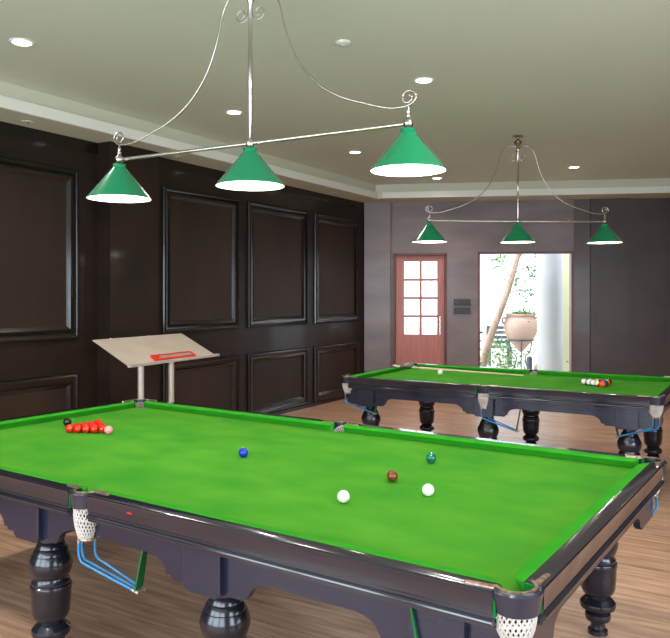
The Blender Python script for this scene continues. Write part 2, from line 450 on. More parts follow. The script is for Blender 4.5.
ball('snooker_ball', 'pink snooker ball touching the right tip of the red triangle', (-1.106, .053, zb1), ballmat('pink_ball', rgb(240, 150, 150)), rb)
ball('snooker_ball', 'black snooker ball behind the left end of the red triangle', (-1.55, .083, zb1), ballmat('black_ball', rgb(16, 15, 17)), rb)
redm = ballmat('red_ball', rgb(212, 36, 16)); rmesh = None
ordw = ['first', 'second', 'third', 'fourth', 'fifth']
ax, ay = -1.106-.053, .053
for row in range(5):
    for k in range(row+1):
        x = ax-row*.0457; y = ay-row*.0264+k*.0528
        if row == 0: lab = 'red snooker ball at the tip of the triangle, touching the pink ball'
        else: lab = 'red snooker ball, %s row from the pink, %s from near side' % (ordw[row], ordw[k])
        o = ball('red_snooker_ball', lab, (x, y, zb1), redm, rb, 'red balls racked in a triangle', rmesh)
        rmesh = o.data
# pool rack
rp = .0285; zb2 = BED+rp
ball('cue_ball', 'white cue ball on the far pool table beside the cue', (-.878, 4.206, zb2), ballmat('cue_ball_white', rgb(245, 240, 228)), rp)
cols = {'yellow': rgb(225, 170, 10), 'blue': rgb(15, 40, 130), 'red': rgb(200, 25, 15), 'purple': rgb(60, 20, 90), 'orange': rgb(240, 90, 10),
        'green': rgb(0, 90, 45), 'maroon': rgb(105, 15, 25), 'black': rgb(14, 14, 16)}
sol = {k: ballmat('pool_'+k, c) for k, c in cols.items()}
stp = {k: ballmat('pool_striped_'+k, c, True) for k, c in cols.items() if k != 'black'}
rack = [[('yellow', 1)], [('purple', 1), ('green', 1)], [('blue', 1), ('yellow', 0), ('maroon', 1)],
        [('red', 1), ('maroon', 0), ('red', 0), ('purple', 0)], [('orange', 0), ('blue', 0), ('green', 0), ('orange', 1), ('black', 0)]]
for row in range(5):
    for k in range(row+1):
        c, st = rack[row][k]
        x = .625+row*.0496; y = 4.193-row*.02865+k*.0573
        where = 'at the left tip of the pool rack' if row == 0 else ('on the near edge of the pool rack' if k == 0 else ('on the far edge of the pool rack' if k == row else 'inside the pool rack'))
        lab = ('white pool ball with a %s stripe %s' if st else 'plain %s pool ball %s') % (c, where)
        rot = (random.uniform(.9, 1.5), random.uniform(-.5, .5), random.uniform(0, 6)) if st else (0, 0, 0)
        if (row, k) in ((0, 0), (1, 0)): rot = (PI/2-.3, .1, .55)
        ball('pool_ball', lab, (x, y, zb2), (stp if st else sol)[c], rp, 'pool balls racked on the far table', rot=rot)
# cue on the far table
A = V(-1.475, 4.24, .882); B = V(-.10, 4.585, BED+.008)
CU = thing('pool_cue', 'long pale wooden cue lying along the far pool table, butt on the left cushion', 'cue', A)
bm = bmesh.new(); d = B-A; tube(bm, [d*.22, d], 0, n=12, radii=[.0115, .0062]); link('shaft', bm, M['cue'], CU, smooth=60)
bm = bmesh.new(); tube(bm, [d*.0, d*.008, d*.12, d*.22], 0, n=12, radii=[.0125, .0145, .0135, .0115]); link('butt', bm, M['clearp'], CU, smooth=60)
bm = bmesh.new(); tube(bm, [d*.06, d*.1, d*.16], 0, n=12, radii=[.0145, .0148, .0138]); link('grip', bm, M['cuedark'], CU, smooth=60)

# ------------------------------------------------------------------ billiard lamps
def make_lamp(label, loc, heading, tilt, scale, H):
    Lm = thing('billiard_lamp', label, 'lamp', loc, heading)
    scale = H/.905
    def P(x, z): return V(x, 0, z+x*math.tan(tilt))
    ztop = 3.45-loc[2]
    bm = bmesh.new(); lathe(bm, [(.0, ztop), (.06, ztop), (.062, ztop-.008), (.03, ztop-.02), (.012, ztop-.03)][::-1], n=28); link('ceiling_plate', bm, M['chrome'], Lm, smooth=40)
    bm = bmesh.new(); lathe(bm, [(.008, .83), (.014, .84), (.03, .86), (.042, .878), (.046, .888), (.03, .9), (.016, .91), (.011, .925), (.016, ztop-.035), (.012, ztop-.02)], n=28)
    link('finial', bm, M['chrome'], Lm, smooth=40)
    bm = bmesh.new(); lathe(bm, [(.011, .0), (.011, .3), (.0125, .302), (.0125, .5), (.011, .502), (.011, .77), (.02, .785), (.024, .805), (.018, .825), (.01, .84)], n=20)
    link('hanging_rod', bm, M['chrome'], Lm, smooth=40)
    bm = bmesh.new(); tube(bm, [P(-H, 0), P(0, 0), P(H, 0)], .0105, n=14)
    link('crossbar', bm, M['chrome'], Lm, smooth=60)
    for s in (-1, 1):
        arm = [(0.0, .80), (.035, .835), (.09, .845), (.14, .815), (.18, .74), (.205, .64), (.235, .54), (.30, .40), (.41, .27), (.54, .185), (.68, .13), (.80, .092), (.88, .088), (.925, .1)]
        pts = [(x*scale, z) for x, z in arm]
        # scroll at the end
        c = (.905*scale, .13)
        for i in range(1, 16):
            a = math.radians(-35+i*31); r_ = .043*(1-i/22)
            pts.append((c[0]+math.cos(a)*r_, c[1]+math.sin(a)*r_))
        bm = bmesh.new(); tube(bm, smooth_path([P(s*x, z) for x, z in pts], 4), .0052, n=8)
        # inner curl beside the rod
        cur = [(0.012, .80), (.03, .76)]+[(.055+.042*(1-i/20)*math.cos(math.radians(215+i*30)), .715+.042*(1-i/20)*math.sin(math.radians(215+i*30))) for i in range(0, 15)]
        cur = [(.012, .80), (.012, .74)]+cur[2:]
        tube(bm, smooth_path([P(s*x, z) for x, z in cur], 3), .0035, n=8)
        link('scroll_arm', bm, M['chrome'], Lm, smooth=60)
        bm = bmesh.new(); off = P(s*H, 0)
        lathe(bm, [(.004, -.03), (.012, -.024), (.024, -.01), (.027, .002), (.024, .014), (.012, .024), (.008, .03), (.012, .038), (.012, .044), (.007, .05), (.01, .06), (.011, .068), (.006, .076), (.004, .09)], c=off, n=24)
        link('end_finial', bm, M['chrome'], Lm, smooth=40)
    bm = bmesh.new(); lathe(bm, [(.01, -.03), (.02, -.02), (.026, 0), (.02, .02), (.012, .03)], n=24); link('centre_knob', bm, M['chrome'], Lm, smooth=40)
    k = scale
    for x in (-H, 0, H):
        o = P(x, 0)
        bm = bmesh.new()
        lathe(bm, [(.03, -.047), (.036, -.04), (.04, -.033), (.036, -.026), (.028, -.024), (.006, -.022)], c=o, n=32)   # collar
        R1 = .188
        prof = [(.036, -.045), (R1, -.229), (R1+.001, -.235)]
        lathe(bm, prof[:3], c=o, n=48)
        for f in list(bm.faces):
            if len(f.verts) > 4: bm.faces.remove(f)
        sh = link('lamp_shade', bm, M['lampgreen'], Lm, smooth=30, recalc=False)
        bm = bmesh.new(); lathe(bm, [(.034, -.0485), (R1-.0028, -.230), (R1-.001, -.2355), (R1+.0015, -.2355)], c=o, n=48)
        for f in list(bm.faces):
            if len(f.verts) > 4: bm.faces.remove(f)
        link('white_lining', bm, M['lampwhite'], sh, smooth=30, recalc=False)
        bm = bmesh.new(); lathe(bm, [(.001, -.172), (.016, -.169), (.028, -.158), (.032, -.142), (.028, -.125), (.016, -.105), (.013, -.06)], c=o, n=24)
        link('bulb', bm, M['bulb'], sh, smooth=60)
        ld = bpy.data.lights.new('lamp_light', 'POINT'); ld.energy = LAMP_W; ld.color = (1, .92, .82); ld.shadow_soft_size = .03
        lo = bpy.data.objects.new('lamp_light', ld); COL.objects.link(lo)
        lo.location = Matrix.Translation(Vector(loc)) @ Matrix.Rotation(heading, 4, 'Z') @ (o+V(0, 0, -.21))
    return Lm
LAMP_W = 7.6
make_lamp('three-shade green billiard lamp hanging over the nearest table', (-.10, .20, 2.507), math.radians(9.5), math.radians(1.3), 1.0, .915)
make_lamp('three-shade green billiard lamp hanging farther back, in front of the doorway wall', (-.331, 5.052, 2.495), math.radians(38), 0, 1.05, 1.0)

# ------------------------------------------------------------------ steel stand
ST = thing('display_stand', 'tilted brushed steel display board on two posts beside the left wall', 'stand', (-2.206, 1.142, 0), math.atan2(1.208, -.171))
# local x runs along the lower edge (1.22 long), local y points away towards the wall
Lb = 1.22
bm = bmesh.new()
xy = math.atan2(1.208, -.171)
Rm = Matrix.Rotation(-xy, 3, 'Z')
back = Rm @ V(-.46, 0, 0); back.z = .197
e0, e1 = V(0, 0, 1.09), V(Lb, 0, 1.09)
th = V(0, 0, .006)
q = [e0, e1, e1+back, e0+back]
A = [bm.verts.new(v) for v in q]; B2 = [bm.verts.new(v-th) for v in q]
bm.faces.new(A); bm.faces.new(B2[::-1])
for i in range(4): bm.faces.new((A[i], B2[i], B2[(i+1) % 4], A[(i+1) % 4]))
link('sloping_board', bm, M['steel'], ST)
bm = bmesh.new(); box(bm, -.01, Lb+.03, -.03, .004, 1.078, 1.102); link('lower_ledge', bm, M['steel'], ST, bevel=.003)
for x in (.29, .70):
    bm = bmesh.new(); zt_ = 1.09+.197*.25-.005
    lathe(bm, [(.0265, 0.02), (.0265, zt_)], c=(x, .12, 0), n=24)
    link('post', bm, M['steel'], ST, smooth=40)
for x in (.29, .70):
    bm = bmesh.new(); lathe(bm, [(.13, 0.001), (.13, .012), (.12, .02), (.03, .024), (.027, .03)], c=(x, .12, 0), n=32); link('base_plate', bm, M['chrome'], ST, smooth=30)
for x in (.28, .78):
    bm = bmesh.new(); lathe(bm, [(.006, 0), (.006, .012), (.001, .016)], c=(x, back.y*.99, 1.28), n=12); link('top_pin', bm, M['chrome'], ST, smooth=40)
# red tray on the ledge
TR = thing('red_tray', 'red plastic tray with silvery pieces lying on the lower edge of the steel board', 'tray', (-2.206, 1.142, 0), xy)
sl = .197/back.y
def onb(x, y, h): return V(x+.07, y, 1.09+y*sl+h)
bm = bmesh.new()
def slab(bm, x0, x1, y0, y1, h0, h1):
    vs = [bm.verts.new(onb(x, y, h)) for h in (h0, h1) for x, y in ((x0, y0), (x1, y0), (x1, y1), (x0, y1))]
    for f in [(0,3,2,1),(4,5,6,7),(0,1,5,4),(1,2,6,5),(2,3,7,6),(3,0,4,7)]: bm.faces.new([vs[i] for i in f])
slab(bm, .30, .86, .012, .085, .001, .008); slab(bm, .30, .86, .012, .02, .008, .022); slab(bm, .30, .86, .077, .085, .008, .022)
slab(bm, .30, .38, .02, .077, .008, .022); slab(bm, .852, .86, .02, .077, .008, .022)
link('tray_body', bm, M['red_plastic'], TR, bevel=.002)
for x0, x1 in ((.40, .52), (.53, .63), (.64, .74), (.75, .84)):
    bm = bmesh.new(); slab(bm, x0, x1, .026, .071, .0085, .017); link('silvery_piece', bm, M['clearp'], TR, bevel=.002)

# ------------------------------------------------------------------ room shell
H, CZ = 3.226, 3.45
t = V(-.0519, .99865, 0); nL = V(.99865, .0519, 0); OL = V(-3.56, 0, 0)
a = math.radians(25.4); ft = V(math.cos(a), math.sin(a), 0); fn = V(math.sin(a), -math.cos(a), 0); FO = V(-3.966, 7.738, 0)
ML = Matrix(((t.x, nL.x, 0, OL.x), (t.y, nL.y, 0, OL.y), (0, 0, 1, 0), (0, 0, 0, 1)))     # local: x along wall, y out of wall, z up
MF = Matrix(((ft.x, fn.x, 0, FO.x), (ft.y, fn.y, 0, FO.y), (0, 0, 1, 0), (0, 0, 0, 1)))
def sbox(name, mx, bs, m, bevel=None, parent=None):
    bm = bmesh.new()
    for b_ in bs: box(bm, *b_, mx=mx)
    o = link(name, bm, m, parent, bevel=bevel)
    return o if parent else struct(o)
bm = bmesh.new(); box(bm, -9, 9, -5.2, 16, -.1, 0)
# floor clipped along the far wall: interior polygon
bm.free(); bm = bmesh.new()
far_r = FO+ft*11.2
poly = [(-3.2, -5.2), (6.2, -5.2), (6.2, far_r.y), (FO.x-.15, FO.y-.06), (-3.75, 0)]
LB = OL+t*-5.4
poly = [(LB.x-.2, LB.y), (6.2, LB.y), (far_r.x-.0, far_r.y), (FO.x-.3*ft.x-.1, FO.y-.3*ft.y)]
def slabpoly(name, poly, z0, z1, m):
    bm = bmesh.new(); prism(bm, poly, lambda x, y: V(x, y, z0), lambda x, y: V(x, y, z1)); return struct(link(name, bm, m))
slabpoly('floor', poly, -.1, 0, M['floor'])
slabpoly('ceiling', poly, CZ, CZ+.1, M['ceiling'])
# left wall and its panels
WL = sbox('wall_left', ML, [(-5.4, 1.98, -.18, .0, 0, CZ), (1.98, 2.66, -.18, .19, 0, CZ-.001), (2.66, 7.76, -.18, -.0, 0, CZ-.002)], M['wall'])
def panel(s0, s1, z0, z1, wd=.135, par=WL):
    # mitred raised moulding
    prof = [(0, 0), (.0, .02), (.012, .034), (.03, .04), (.05, .03), (.075, .026), (.1, .03), (.115, .02), (wd, .006), (wd, 0)]
    bm = bmesh.new()
    secs = []
    for (cx, cz, ux, uz) in ((s0, z0, 1, 1), (s1, z0, -1, 1), (s1, z1, -1, -1), (s0, z1, 1, -1)):
        secs.append([ML @ V(cx+ux*w_, h_, cz+uz*w_) for w_, h_ in prof])
    rings = [[bm.verts.new(p) for p in s] for s in secs]; n = len(prof)
    for i in range(4):
        A_, B_ = rings[i], rings[(i+1) % 4]
        for k in range(n-1): bm.faces.new((A_[k], A_[k+1], B_[k+1], B_[k]))
    link('panel_frame', bm, M['mould'], par, smooth=25)
    bm = bmesh.new(); box(bm, s0+wd-.004, s1-wd+.004, -.01, .005, z0+wd-.004, z1-wd+.004, mx=ML); link('panel_field', bm, M['field'], par)
for s0, s1 in ((-4.0, -2.3), (-2.1, -.4), (.02, 1.725), (2.90, 4.277), (4.47, 5.885), (6.09, 7.465)):
    panel(s0, s1, 1.235, 2.91); panel(s0, s1, .05, .90)
for s0, s1 in ((-5.4, 1.98), (2.66, 7.76)):
    bm = bmesh.new(); box(bm, s0, s1, -.001, .012, 3.115, H+.01, mx=ML); link('frieze', bm, M['mould'], WL)
sbox('baseboard_left', ML, [(-5.4, 1.975, 0, .018, 0, .045), (1.985, 2.655, .19, .205, 0, .045), (2.665, 7.73, 0, .018, 0, .045)], M['mould'])
# far wall with door and open doorway
D0, D1, DH = .459, 1.361, 2.374
O0, O1, OH = 1.87, 3.401, 2.384
sbox('wall_far', MF, [(-.35, D0, -.2, 0, 0, CZ), (D0, D1, -.2, 0, DH, CZ), (D1, O0, -.2, 0, 0, CZ), (O0, O1, -.2, 0, OH, CZ)], M['plaster'])
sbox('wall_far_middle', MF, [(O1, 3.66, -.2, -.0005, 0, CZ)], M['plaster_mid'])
sbox('wall_far_left_pilaster', MF, [(-.02, .425, -.001, .1, 0, H+.02)], M['plaster']).name = 'wall_far_corner'
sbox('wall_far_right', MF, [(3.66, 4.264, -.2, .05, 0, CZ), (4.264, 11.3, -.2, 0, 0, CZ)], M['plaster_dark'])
sbox('trim_1', MF, [(O0-.0, O0+.035, -.2, .012, 0, OH), (O1-.035, O1, -.2, .012, 0, OH), (O0, O1, -.2, .012, OH-.03, OH)], M['redframe'])
# door leaf
DR = bpy.data.objects.new('door_1', None); COL.objects.link(DR); DR['kind'] = 'structure'
def dpart(name, bs, m, par=DR, bevel=.004):
    bm = bmesh.new()
    for b_ in bs: box(bm, *b_, mx=MF)
    return link(name, bm, m, par, bevel=bevel)
dpart('door_frame', [(D0, D0+.045, -.16, .015, 0, DH), (D1-.045, D1, -.16, .015, 0, DH), (D0, D1, -.16, .015, DH-.045, DH)], M['redframe'])
a0, a1, z0, z1 = .644, 1.196, 1.005, 2.235
leaf = [(D0+.045, a0, -.09, -.045, 0.005, DH-.045), (a1, D1-.045, -.09, -.045, .005, DH-.045), (a0, a1, -.09, -.045, .005, z0), (a0, a1, -.09, -.045, z1, DH-.045)]
mm = (a0+a1)/2; leaf.append((mm-.022, mm+.022, -.085, -.05, z0, z1))
hz = (z1-z0)/4
for i in (1, 2, 3): 
    leaf.append((a0, mm-.022, -.085, -.05, z0+hz*i-.02, z0+hz*i+.02)); leaf.append((mm+.022, a1, -.085, -.05, z0+hz*i-.02, z0+hz*i+.02))
dpart('door_leaf', leaf, M['redwood'], bevel=.003)
for i in range(4):
    for (u0, u1) in ((a0, mm-.022), (mm+.022, a1)):
        dpart('door_pane', [(u0, u1, -.07, -.066, z0+hz*i+(.02 if i else 0), z0+hz*(i+1)-(.02 if i < 3 else 0))], M['glass'], bevel=None)
hd = dpart('door_handle', [(1.232, 1.258, -.02, -.005, 1.0, 1.32), (1.238, 1.252, -.045, -.02, 1.03, 1.05), (1.238, 1.252, -.045, -.02, 1.27, 1.29)], M['chrome'])
# plaques
for nm, zz0, zz1, lb in (('wall_plaque', 1.512, 1.604, 'upper dark metal plaque on the wall between door and doorway'),
                         ('wall_plaque', 1.375, 1.462, 'lower dark metal plaque on the wall between door and doorway')):
    T = thing(nm, lb, 'sign', MF @ V(1.61, 0, zz0), a, 'wall plaques by the door')
    bm = bmesh.new(); box(bm, -.135, .135, -.014, 0, 0, zz1-zz0); link('plate', bm, M['plaque'], T, bevel=.002)
    bm = bmesh.new(); box(bm, -.155, .155, -.022, -.0, -.018, .002); link('ledge', bm, M['plaque'], T, bevel=.002)
    for x in (-.145, .145):
        bm = bmesh.new(); lathe(bm, [(.002, -.012), (.012, -.008), (.014, 0), (.012, .008), (.002, .012)], c=(x, -.026, -.008), n=12); link('fixing_knob', bm, M['plaquelight'], T, smooth=60)
    if zz0 > 1.45:
        bm = bmesh.new(); tube(bm, [(-.085+.025*math.cos(2*PI*k/16), -.016, .05+.025*math.sin(2*PI*k/16)) for k in range(16)], .004, n=6, closed=True)
        link('round_emblem', bm, M['plaquelight'], T, smooth=60)
# cove: soffits along the left and far walls, with white lip
WS = .43; WF = .605
def soff(name, mx, s0, s1, w, m1):
    o = sbox(name, mx, [(s0, s1, 0, w, H, CZ+.02)], m1); return o
sbox('ceiling_soffit_left', ML, [(-5.4, 7.9, -.05, WS, H, CZ+.02)], M['soffit'])
sbox('ceiling_soffit_far', MF, [(-.3, 11.3, -.05, WF, H+.0005, CZ+.02)], M['soffit'])
sbox('trim_2', ML, [(-5.4, 7.36, WS, WS+.035, H-.002, H+.098)], M['lip'], bevel=.004)
sbox('trim_3', MF, [(.33, 11.3, WF, WF+.035, H-.0015, H+.0975)], M['lip'], bevel=.004)
# right and back walls (behind the camera) with unseen daylight windows, enlarged to brighten the room
XR = 5.6
sbox('wall_right', None, [(XR, XR+.2, -5.45, -3.2, 0, CZ), (XR, XR+.2, -3.2, 1.5, 0, .5), (XR, XR+.2, -3.2, 1.5, 2.6, CZ), (XR, XR+.2, 1.5, 13.2, 0, CZ)], M['plaster_dark'])
YB = -5.4
bs = [(-3.6, -3.0, YB-.2, YB, 0, CZ), (4.4, XR+.2, YB-.2, YB, 0, CZ), (-3.0, 4.4, YB-.2, YB, 3.0, CZ), (-3.0, 4.4, YB-.2, YB, 0, .35)]
for x in (-.7, 1.9): bs.append((x-.15, x+.15, YB-.2, YB, .35, 3.0))
sbox('wall_back', None, bs, M['plaster_dark'])
k = 1
for x0, x1 in ((-3.0, -.85), (-.55, 1.75), (2.05, 4.4)):
    c = (x0+x1)/2
    sbox('window_%d' % k, None, [(x0, x0+.06, YB-.14, YB-.06, .35, 3.0), (x1-.06, x1, YB-.14, YB-.06, .35, 3.0), (x0, x1, YB-.14, YB-.06, .35, .42), (x0, x1, YB-.14, YB-.06, 2.93, 3.0), (c-.03, c+.03, YB-.14, YB-.06, .35, 3.0)], M['white']); k += 1
sbox('window_4', None, [(XR+.06, XR+.14, y_-.03, y_+.03, .5, 2.6) for y_ in (-3.17, -.85, 1.47)]+[(XR+.06, XR+.14, -3.2, 1.5, .5, .56), (XR+.06, XR+.14, -3.2, 1.5, 2.54, 2.6)], M['white'])  # unseen window added for more ambient daylight

# ------------------------------------------------------------------ ceiling fittings
DL = [((-2.158, .155), 'round recessed ceiling light at the far left, above the panelled wall'),
      ((-2.245, 2.472), 'round recessed ceiling light left of the near lamp rod'),
      ((-.228, 2.549), 'round recessed ceiling light above the right shade of the near lamp'),
      ((-2.335, 4.812), 'round recessed ceiling light between the centre and right shades of the near lamp'),
      ((-.38, 7.413), 'round recessed ceiling light above the right arm of the far lamp'),
      ((-2.384, 7.221), 'round recessed ceiling light just above the corner of the ceiling tray'),
      ((1.75, 2.6), 'added unseen ceiling light right of the gap between the two tables'),  # from here down, out-of-view lights added for illumination
      ((1.75, .2), 'added unseen ceiling light above the right end of the nearest table'),
      ((1.6, 7.6), 'added unseen ceiling light beyond the right of the far lamp'),
      ((1.75, -2.2), 'added unseen ceiling light over the floor at the near right'),
      ((-.2, -2.2), 'added unseen ceiling light over the near side of the first table'),
      ((-2.1, -2.2), 'added unseen ceiling light over the near left floor')]
SPOT_W = 22
for (x, y), lb in DL:
    T = thing('ceiling_light', lb, 'ceiling light', (x, y, CZ), 0, 'recessed ceiling lights')
    bm = bmesh.new(); lathe(bm, [(.062, -.004), (.07, -.009), (.082, -.008), (.086, 0)], n=36)
    for f in list(bm.faces):
        if len(f.verts) > 4: bm.faces.remove(f)
    link('trim_ring', bm, M['white'], T, smooth=40)
    bm = bmesh.new(); lathe(bm, [(.001, -.006), (.063, -.006), (.063, -.001)], n=36); link('lens', bm, M['downlight'], T)
    ld = bpy.data.lights.new('downlight', 'SPOT'); ld.energy = SPOT_W*4; ld.color = (1, .95, .87); ld.spot_size = math.radians(150); ld.spot_blend = 1; ld.shadow_soft_size = .05
    lo = bpy.data.objects.new('downlight', ld); COL.objects.link(lo); lo.location = (x, y, CZ-.03)
SD = thing('smoke_detector', 'small round white detector on the ceiling behind the near lamp', 'smoke detector', (-.284, 1.414, CZ))
bm = bmesh.new(); lathe(bm, [(.02, -.026), (.04, -.022), (.052, -.012), (.055, 0)], n=32); link('housing', bm, M['plastic'], SD, smooth=35)
bm = bmesh.new(); lathe(bm, [(.008, -.03), (.016, -.029), (.018, -.024)], n=20); link('sensor', bm, M['plastic'], SD, smooth=35)
for s_, lb, wy in ((1.02, 'round flush fitting in the soffit above the leftmost wall panel', .2), (2.95, 'round flush fitting in the soffit behind the centre lamp shade', .2), (6.35, 'small round flush fitting in the soffit near the far corner', .2)):
    p = ML @ V(s_, wy, H)
    T = thing('soffit_fitting', lb, 'ceiling fitting', p, 0, 'flush fittings in the soffit')
    bm = bmesh.new(); lathe(bm, [(.03, -.002), (.038, -.007), (.05, -.006), (.054, 0)], n=28); link('ring', bm, M['plastic'], T, smooth=40)
    bm = bmesh.new(); lathe(bm, [(.001, -.014), (.007, -.013), (.009, -.006)], n=10); link('sensor', bm, M['dark'], T)

# ------------------------------------------------------------------ outside, beyond the doorway
bm = bmesh.new()
P0 = MF @ V(-12, -.2, 0); P1 = MF @ V(16, -.2, 0); P2 = MF @ V(16, -26, 0); P3 = MF @ V(-12, -26, 0)
prism(bm, [(p.x, p.y) for p in (P0, P1, P2, P3)], lambda x, y: V(x, y, -.2), lambda x, y: V(x, y, -.04))
o = link('ground_outside', bm, M['paving']); struct(o)
# white column and cream pier
cp = V(-1.86, 11.02, 0)
CL = thing('column', 'round white column standing outside the doorway', 'column', cp)
bm = bmesh.new(); lathe(bm, [(.235, -.04), (.235, 4.2)], n=48); link('shaft', bm, M['render_white'], CL, smooth=30)
bm = bmesh.new(); lathe(bm, [(.29, -.04), (.29, .05), (.25, .1), (.236, .12)], n=48); link('base', bm, M['render_white'], CL, smooth=30)
cf = V(-1.83, 12.1, 0)
bm = bmesh.new(); box(bm, -.16, .16, -.16, .16, -.04, 4.2); o = link('pier', bm, M['render_cream'], bevel=.01); o.location = cf; o.rotation_euler = (0, 0, .5)
tag(o, 'square cream pier standing just behind the round white column', 'pier')
# pot on iron stand
pc = V(-2.73, 11.86, 0)
PT = thing('garden_urn', 'large pale terracotta urn with greenery outside the doorway', 'urn', pc)
bm = bmesh.new(); lathe(bm, [(.0, .5), (.04, .5), (.1, .57), (.2, .68), (.3, .83), (.345, .97), (.345, 1.07), (.32, 1.16), (.28, 1.21), (.275, 1.235), (.31, 1.255), (.31, 1.285), (.275, 1.285), (.25, 1.24), (.25, 1.2), (0, 1.2)], n=48)
link('urn_body', bm, M['terracotta'], PT, smooth=40)
for s in (-1, 1):
    bm = bmesh.new()
    r_ = V(.83, .5577, 0)*s
    pts = [r_*.28+V(0, 0, 1.2), r_*.37+V(0, 0, 1.19), r_*.385+V(0, 0, 1.13), r_*.34+V(0, 0, 1.07)]
    tube(bm, smooth_path(pts, 5), .022, n=8); link('handle', bm, M['terracotta'], PT, smooth=60)
IS = thing('urn_stand', 'dark iron ring stand carrying the terracotta urn', 'plant stand', pc)
bm = bmesh.new(); tube(bm, [(math.cos(2*PI*k/32)*.262, math.sin(2*PI*k/32)*.262, .74) for k in range(32)], .014, n=8, closed=True); link('ring', bm, M['iron'], IS, smooth=60)
for k in range(3):
    ang = 2*PI*k/3+.59-PI/2-.2
    bm = bmesh.new(); tube(bm, smooth_path([(math.cos(ang)*.27, math.sin(ang)*.27, .76), (math.cos(ang)*.22, math.sin(ang)*.22, .5), (math.cos(ang)*.1, math.sin(ang)*.1, .35), (math.cos(ang)*.24, math.sin(ang)*.24, -.04)], 5), .014, n=8)
    link('leg', bm, M['iron'], IS, smooth=60)

def leaves(bm, centre, spread, n, size, rnd):
    for _ in range(n):
        c = V(*centre)+V(rnd.gauss(0, spread[0]), rnd.gauss(0, spread[1]), rnd.gauss(0, spread[2]))
        if c.z < 0: c.z = abs(c.z)
        u = V(rnd.uniform(-1, 1), rnd.uniform(-1, 1), rnd.uniform(-.6, .8)).normalized(); w = u.orthogonal().normalized()
        w.rotate(Matrix.Rotation(rnd.uniform(0, 6), 3, u)); L_ = size*rnd.uniform(.7, 1.3); nn = u.cross(w)
        ps = [c, c+u*L_*.35+w*L_*.24+nn*L_*.04, c+u*L_, c+u*L_*.35-w*L_*.24+nn*L_*.04]
        vs = [bm.verts.new(p) for p in ps]; bm.faces.new(vs)
rnd = random.Random(3)
bm = bmesh.new(); leaves(bm, (0, 0, 1.27), (.13, .13, .04), 260, .08, rnd); link('foliage', bm, M['leaf'], PT, recalc=False)
# leaning tree
TRE = thing('tree', 'slender leaning tree with sparse leaves left of the terracotta urn', 'tree', (-3.36, 11.3, 0))
base = V(-3.36, 11.3, 0)
pts = [V(-.02, 0, -.04), V(.04, .03, .35), V(.16, .12, .85), V(.30, .22, 1.3), V(.42, .32, 1.7), V(.52, .4, 2.1), V(.64, .48, 2.6), V(.85, .6, 3.3)]
bm = bmesh.new(); sp = smooth_path(pts, 5); tube(bm, sp, 0, n=12, radii=[.09-.05*i/len(sp) for i in range(len(sp))])
link('trunk', bm, M['bark'], TRE, smooth=60)
bm = bmesh.new()
for p, q_ in ((V(.52, .4, 2.1), V(.9, .6, 2.25)), (V(.5, .38, 2.0), V(.22, .2, 2.45)), (V(.6, .45, 2.4), V(.95, .7, 2.8)), (V(.42, .32, 1.7), V(.78, .55, 1.75))):
    tube(bm, smooth_path([p, (p+q_)/2+V(0, 0, .04), q_], 4), .012, n=6)
link('branch', bm, M['bark'], TRE, smooth=60)
bm = bmesh.new()
for c, s_, n_ in (((.25, .2, 2.4), .12, 80), ((.9, .6, 2.15), .13, 60), ((.95, .7, 2.6), .14, 80), ((.5, .4, 2.9), .2, 60), ((.75, .52, 1.72), .14, 60), ((.55, .4, 1.95), .14, 40)):
    leaves(bm, c, (s_, s_, s_*.7), n_, .085, rnd)
link('foliage', bm, M['leaf'], TRE, recalc=False)
# shrubs and ground cover
def shrub(loc, spread, n, size, lb):
    T = thing('shrub', lb, 'shrub', loc)
    bm = bmesh.new()
    for k in range(5):
        an = 2*PI*k/5; tube(bm, [(0, 0, -.04), (math.cos(an)*spread[0]*.6, math.sin(an)*spread[1]*.6, spread[2]*1.6)], .008, n=5)
    link('stem', bm, M['bark'], T)
    bm = bmesh.new(); leaves(bm, (0, 0, spread[2]*1.2), spread, n, size, rnd); link('foliage', bm, M['leaf'], T, recalc=False)
shrub((-3.37, 10.44, -.04), (.15, .15, .42), 420, .11, 'leafy green shrub at the left edge of the doorway view')
shrub((-1.2, 11.2, -.04), (.14, .14, .22), 150, .09, 'small green shrub to the right of the white column')
shrub((-2.6, 10.72, -.04), (.1, .1, .1), 150, .08, 'low green ground cover plant in front of the urn')
shrub((-3.45, 12.75, -.04), (.3, .22, .3), 420, .09, 'low spreading shrub behind the leaning tree')
def rock(loc, r, lb):
    bm = bmesh.new(); bmesh.ops.create_icosphere(bm, subdivisions=3, radius=1)
    for v in bm.verts:
        n_ = v.co.normalized(); v.co *= 1+.12*math.sin(n_.x*5+loc[0]*9)+.1*math.sin(n_.y*7+loc[1]*5)+.06*math.sin(n_.z*9+n_.x*6)
        v.co = V(v.co.x*r[0], v.co.y*r[1], v.co.z*r[2])
    o = link('garden_rock', bm, M['rock'], smooth=60); o.location = loc; tag(o, lb, 'rock')
rock((-3.0, 10.85, .02), (.15, .15, .2), 'rounded brown garden rock in front of the leaning tree')
rock((-2.35, 11.55, .0), (.13, .12, .16), 'rounded brown garden rock below the urn')
rock((-2.6, 12.75, .02), (.17, .17, .22), 'rounded brown garden rock behind the terracotta urn')
bc = V(-2.22, 10.9, 0)
bm = bmesh.new(); lathe(bm, [(.055, -.04), (.055, .44), (.05, .475), (.03, .49), (.001, .495)], n=24); o = link('bollard', bm, M['iron'], smooth=40); o.location = bc
tag(o, 'short grey bollard outside, left of the white column', 'bollard')
bn = thing('garden_chair', 'dark slatted garden chair standing behind the leaning tree', 'chair', (-4.15, 14.3, -.04), .5)
for i in range(4):
    bm = bmesh.new(); box(bm, -.27, .27, .25, .28, .5+i*.12, .58+i*.12); link('back_slat', bm, M['darkobj'], bn)
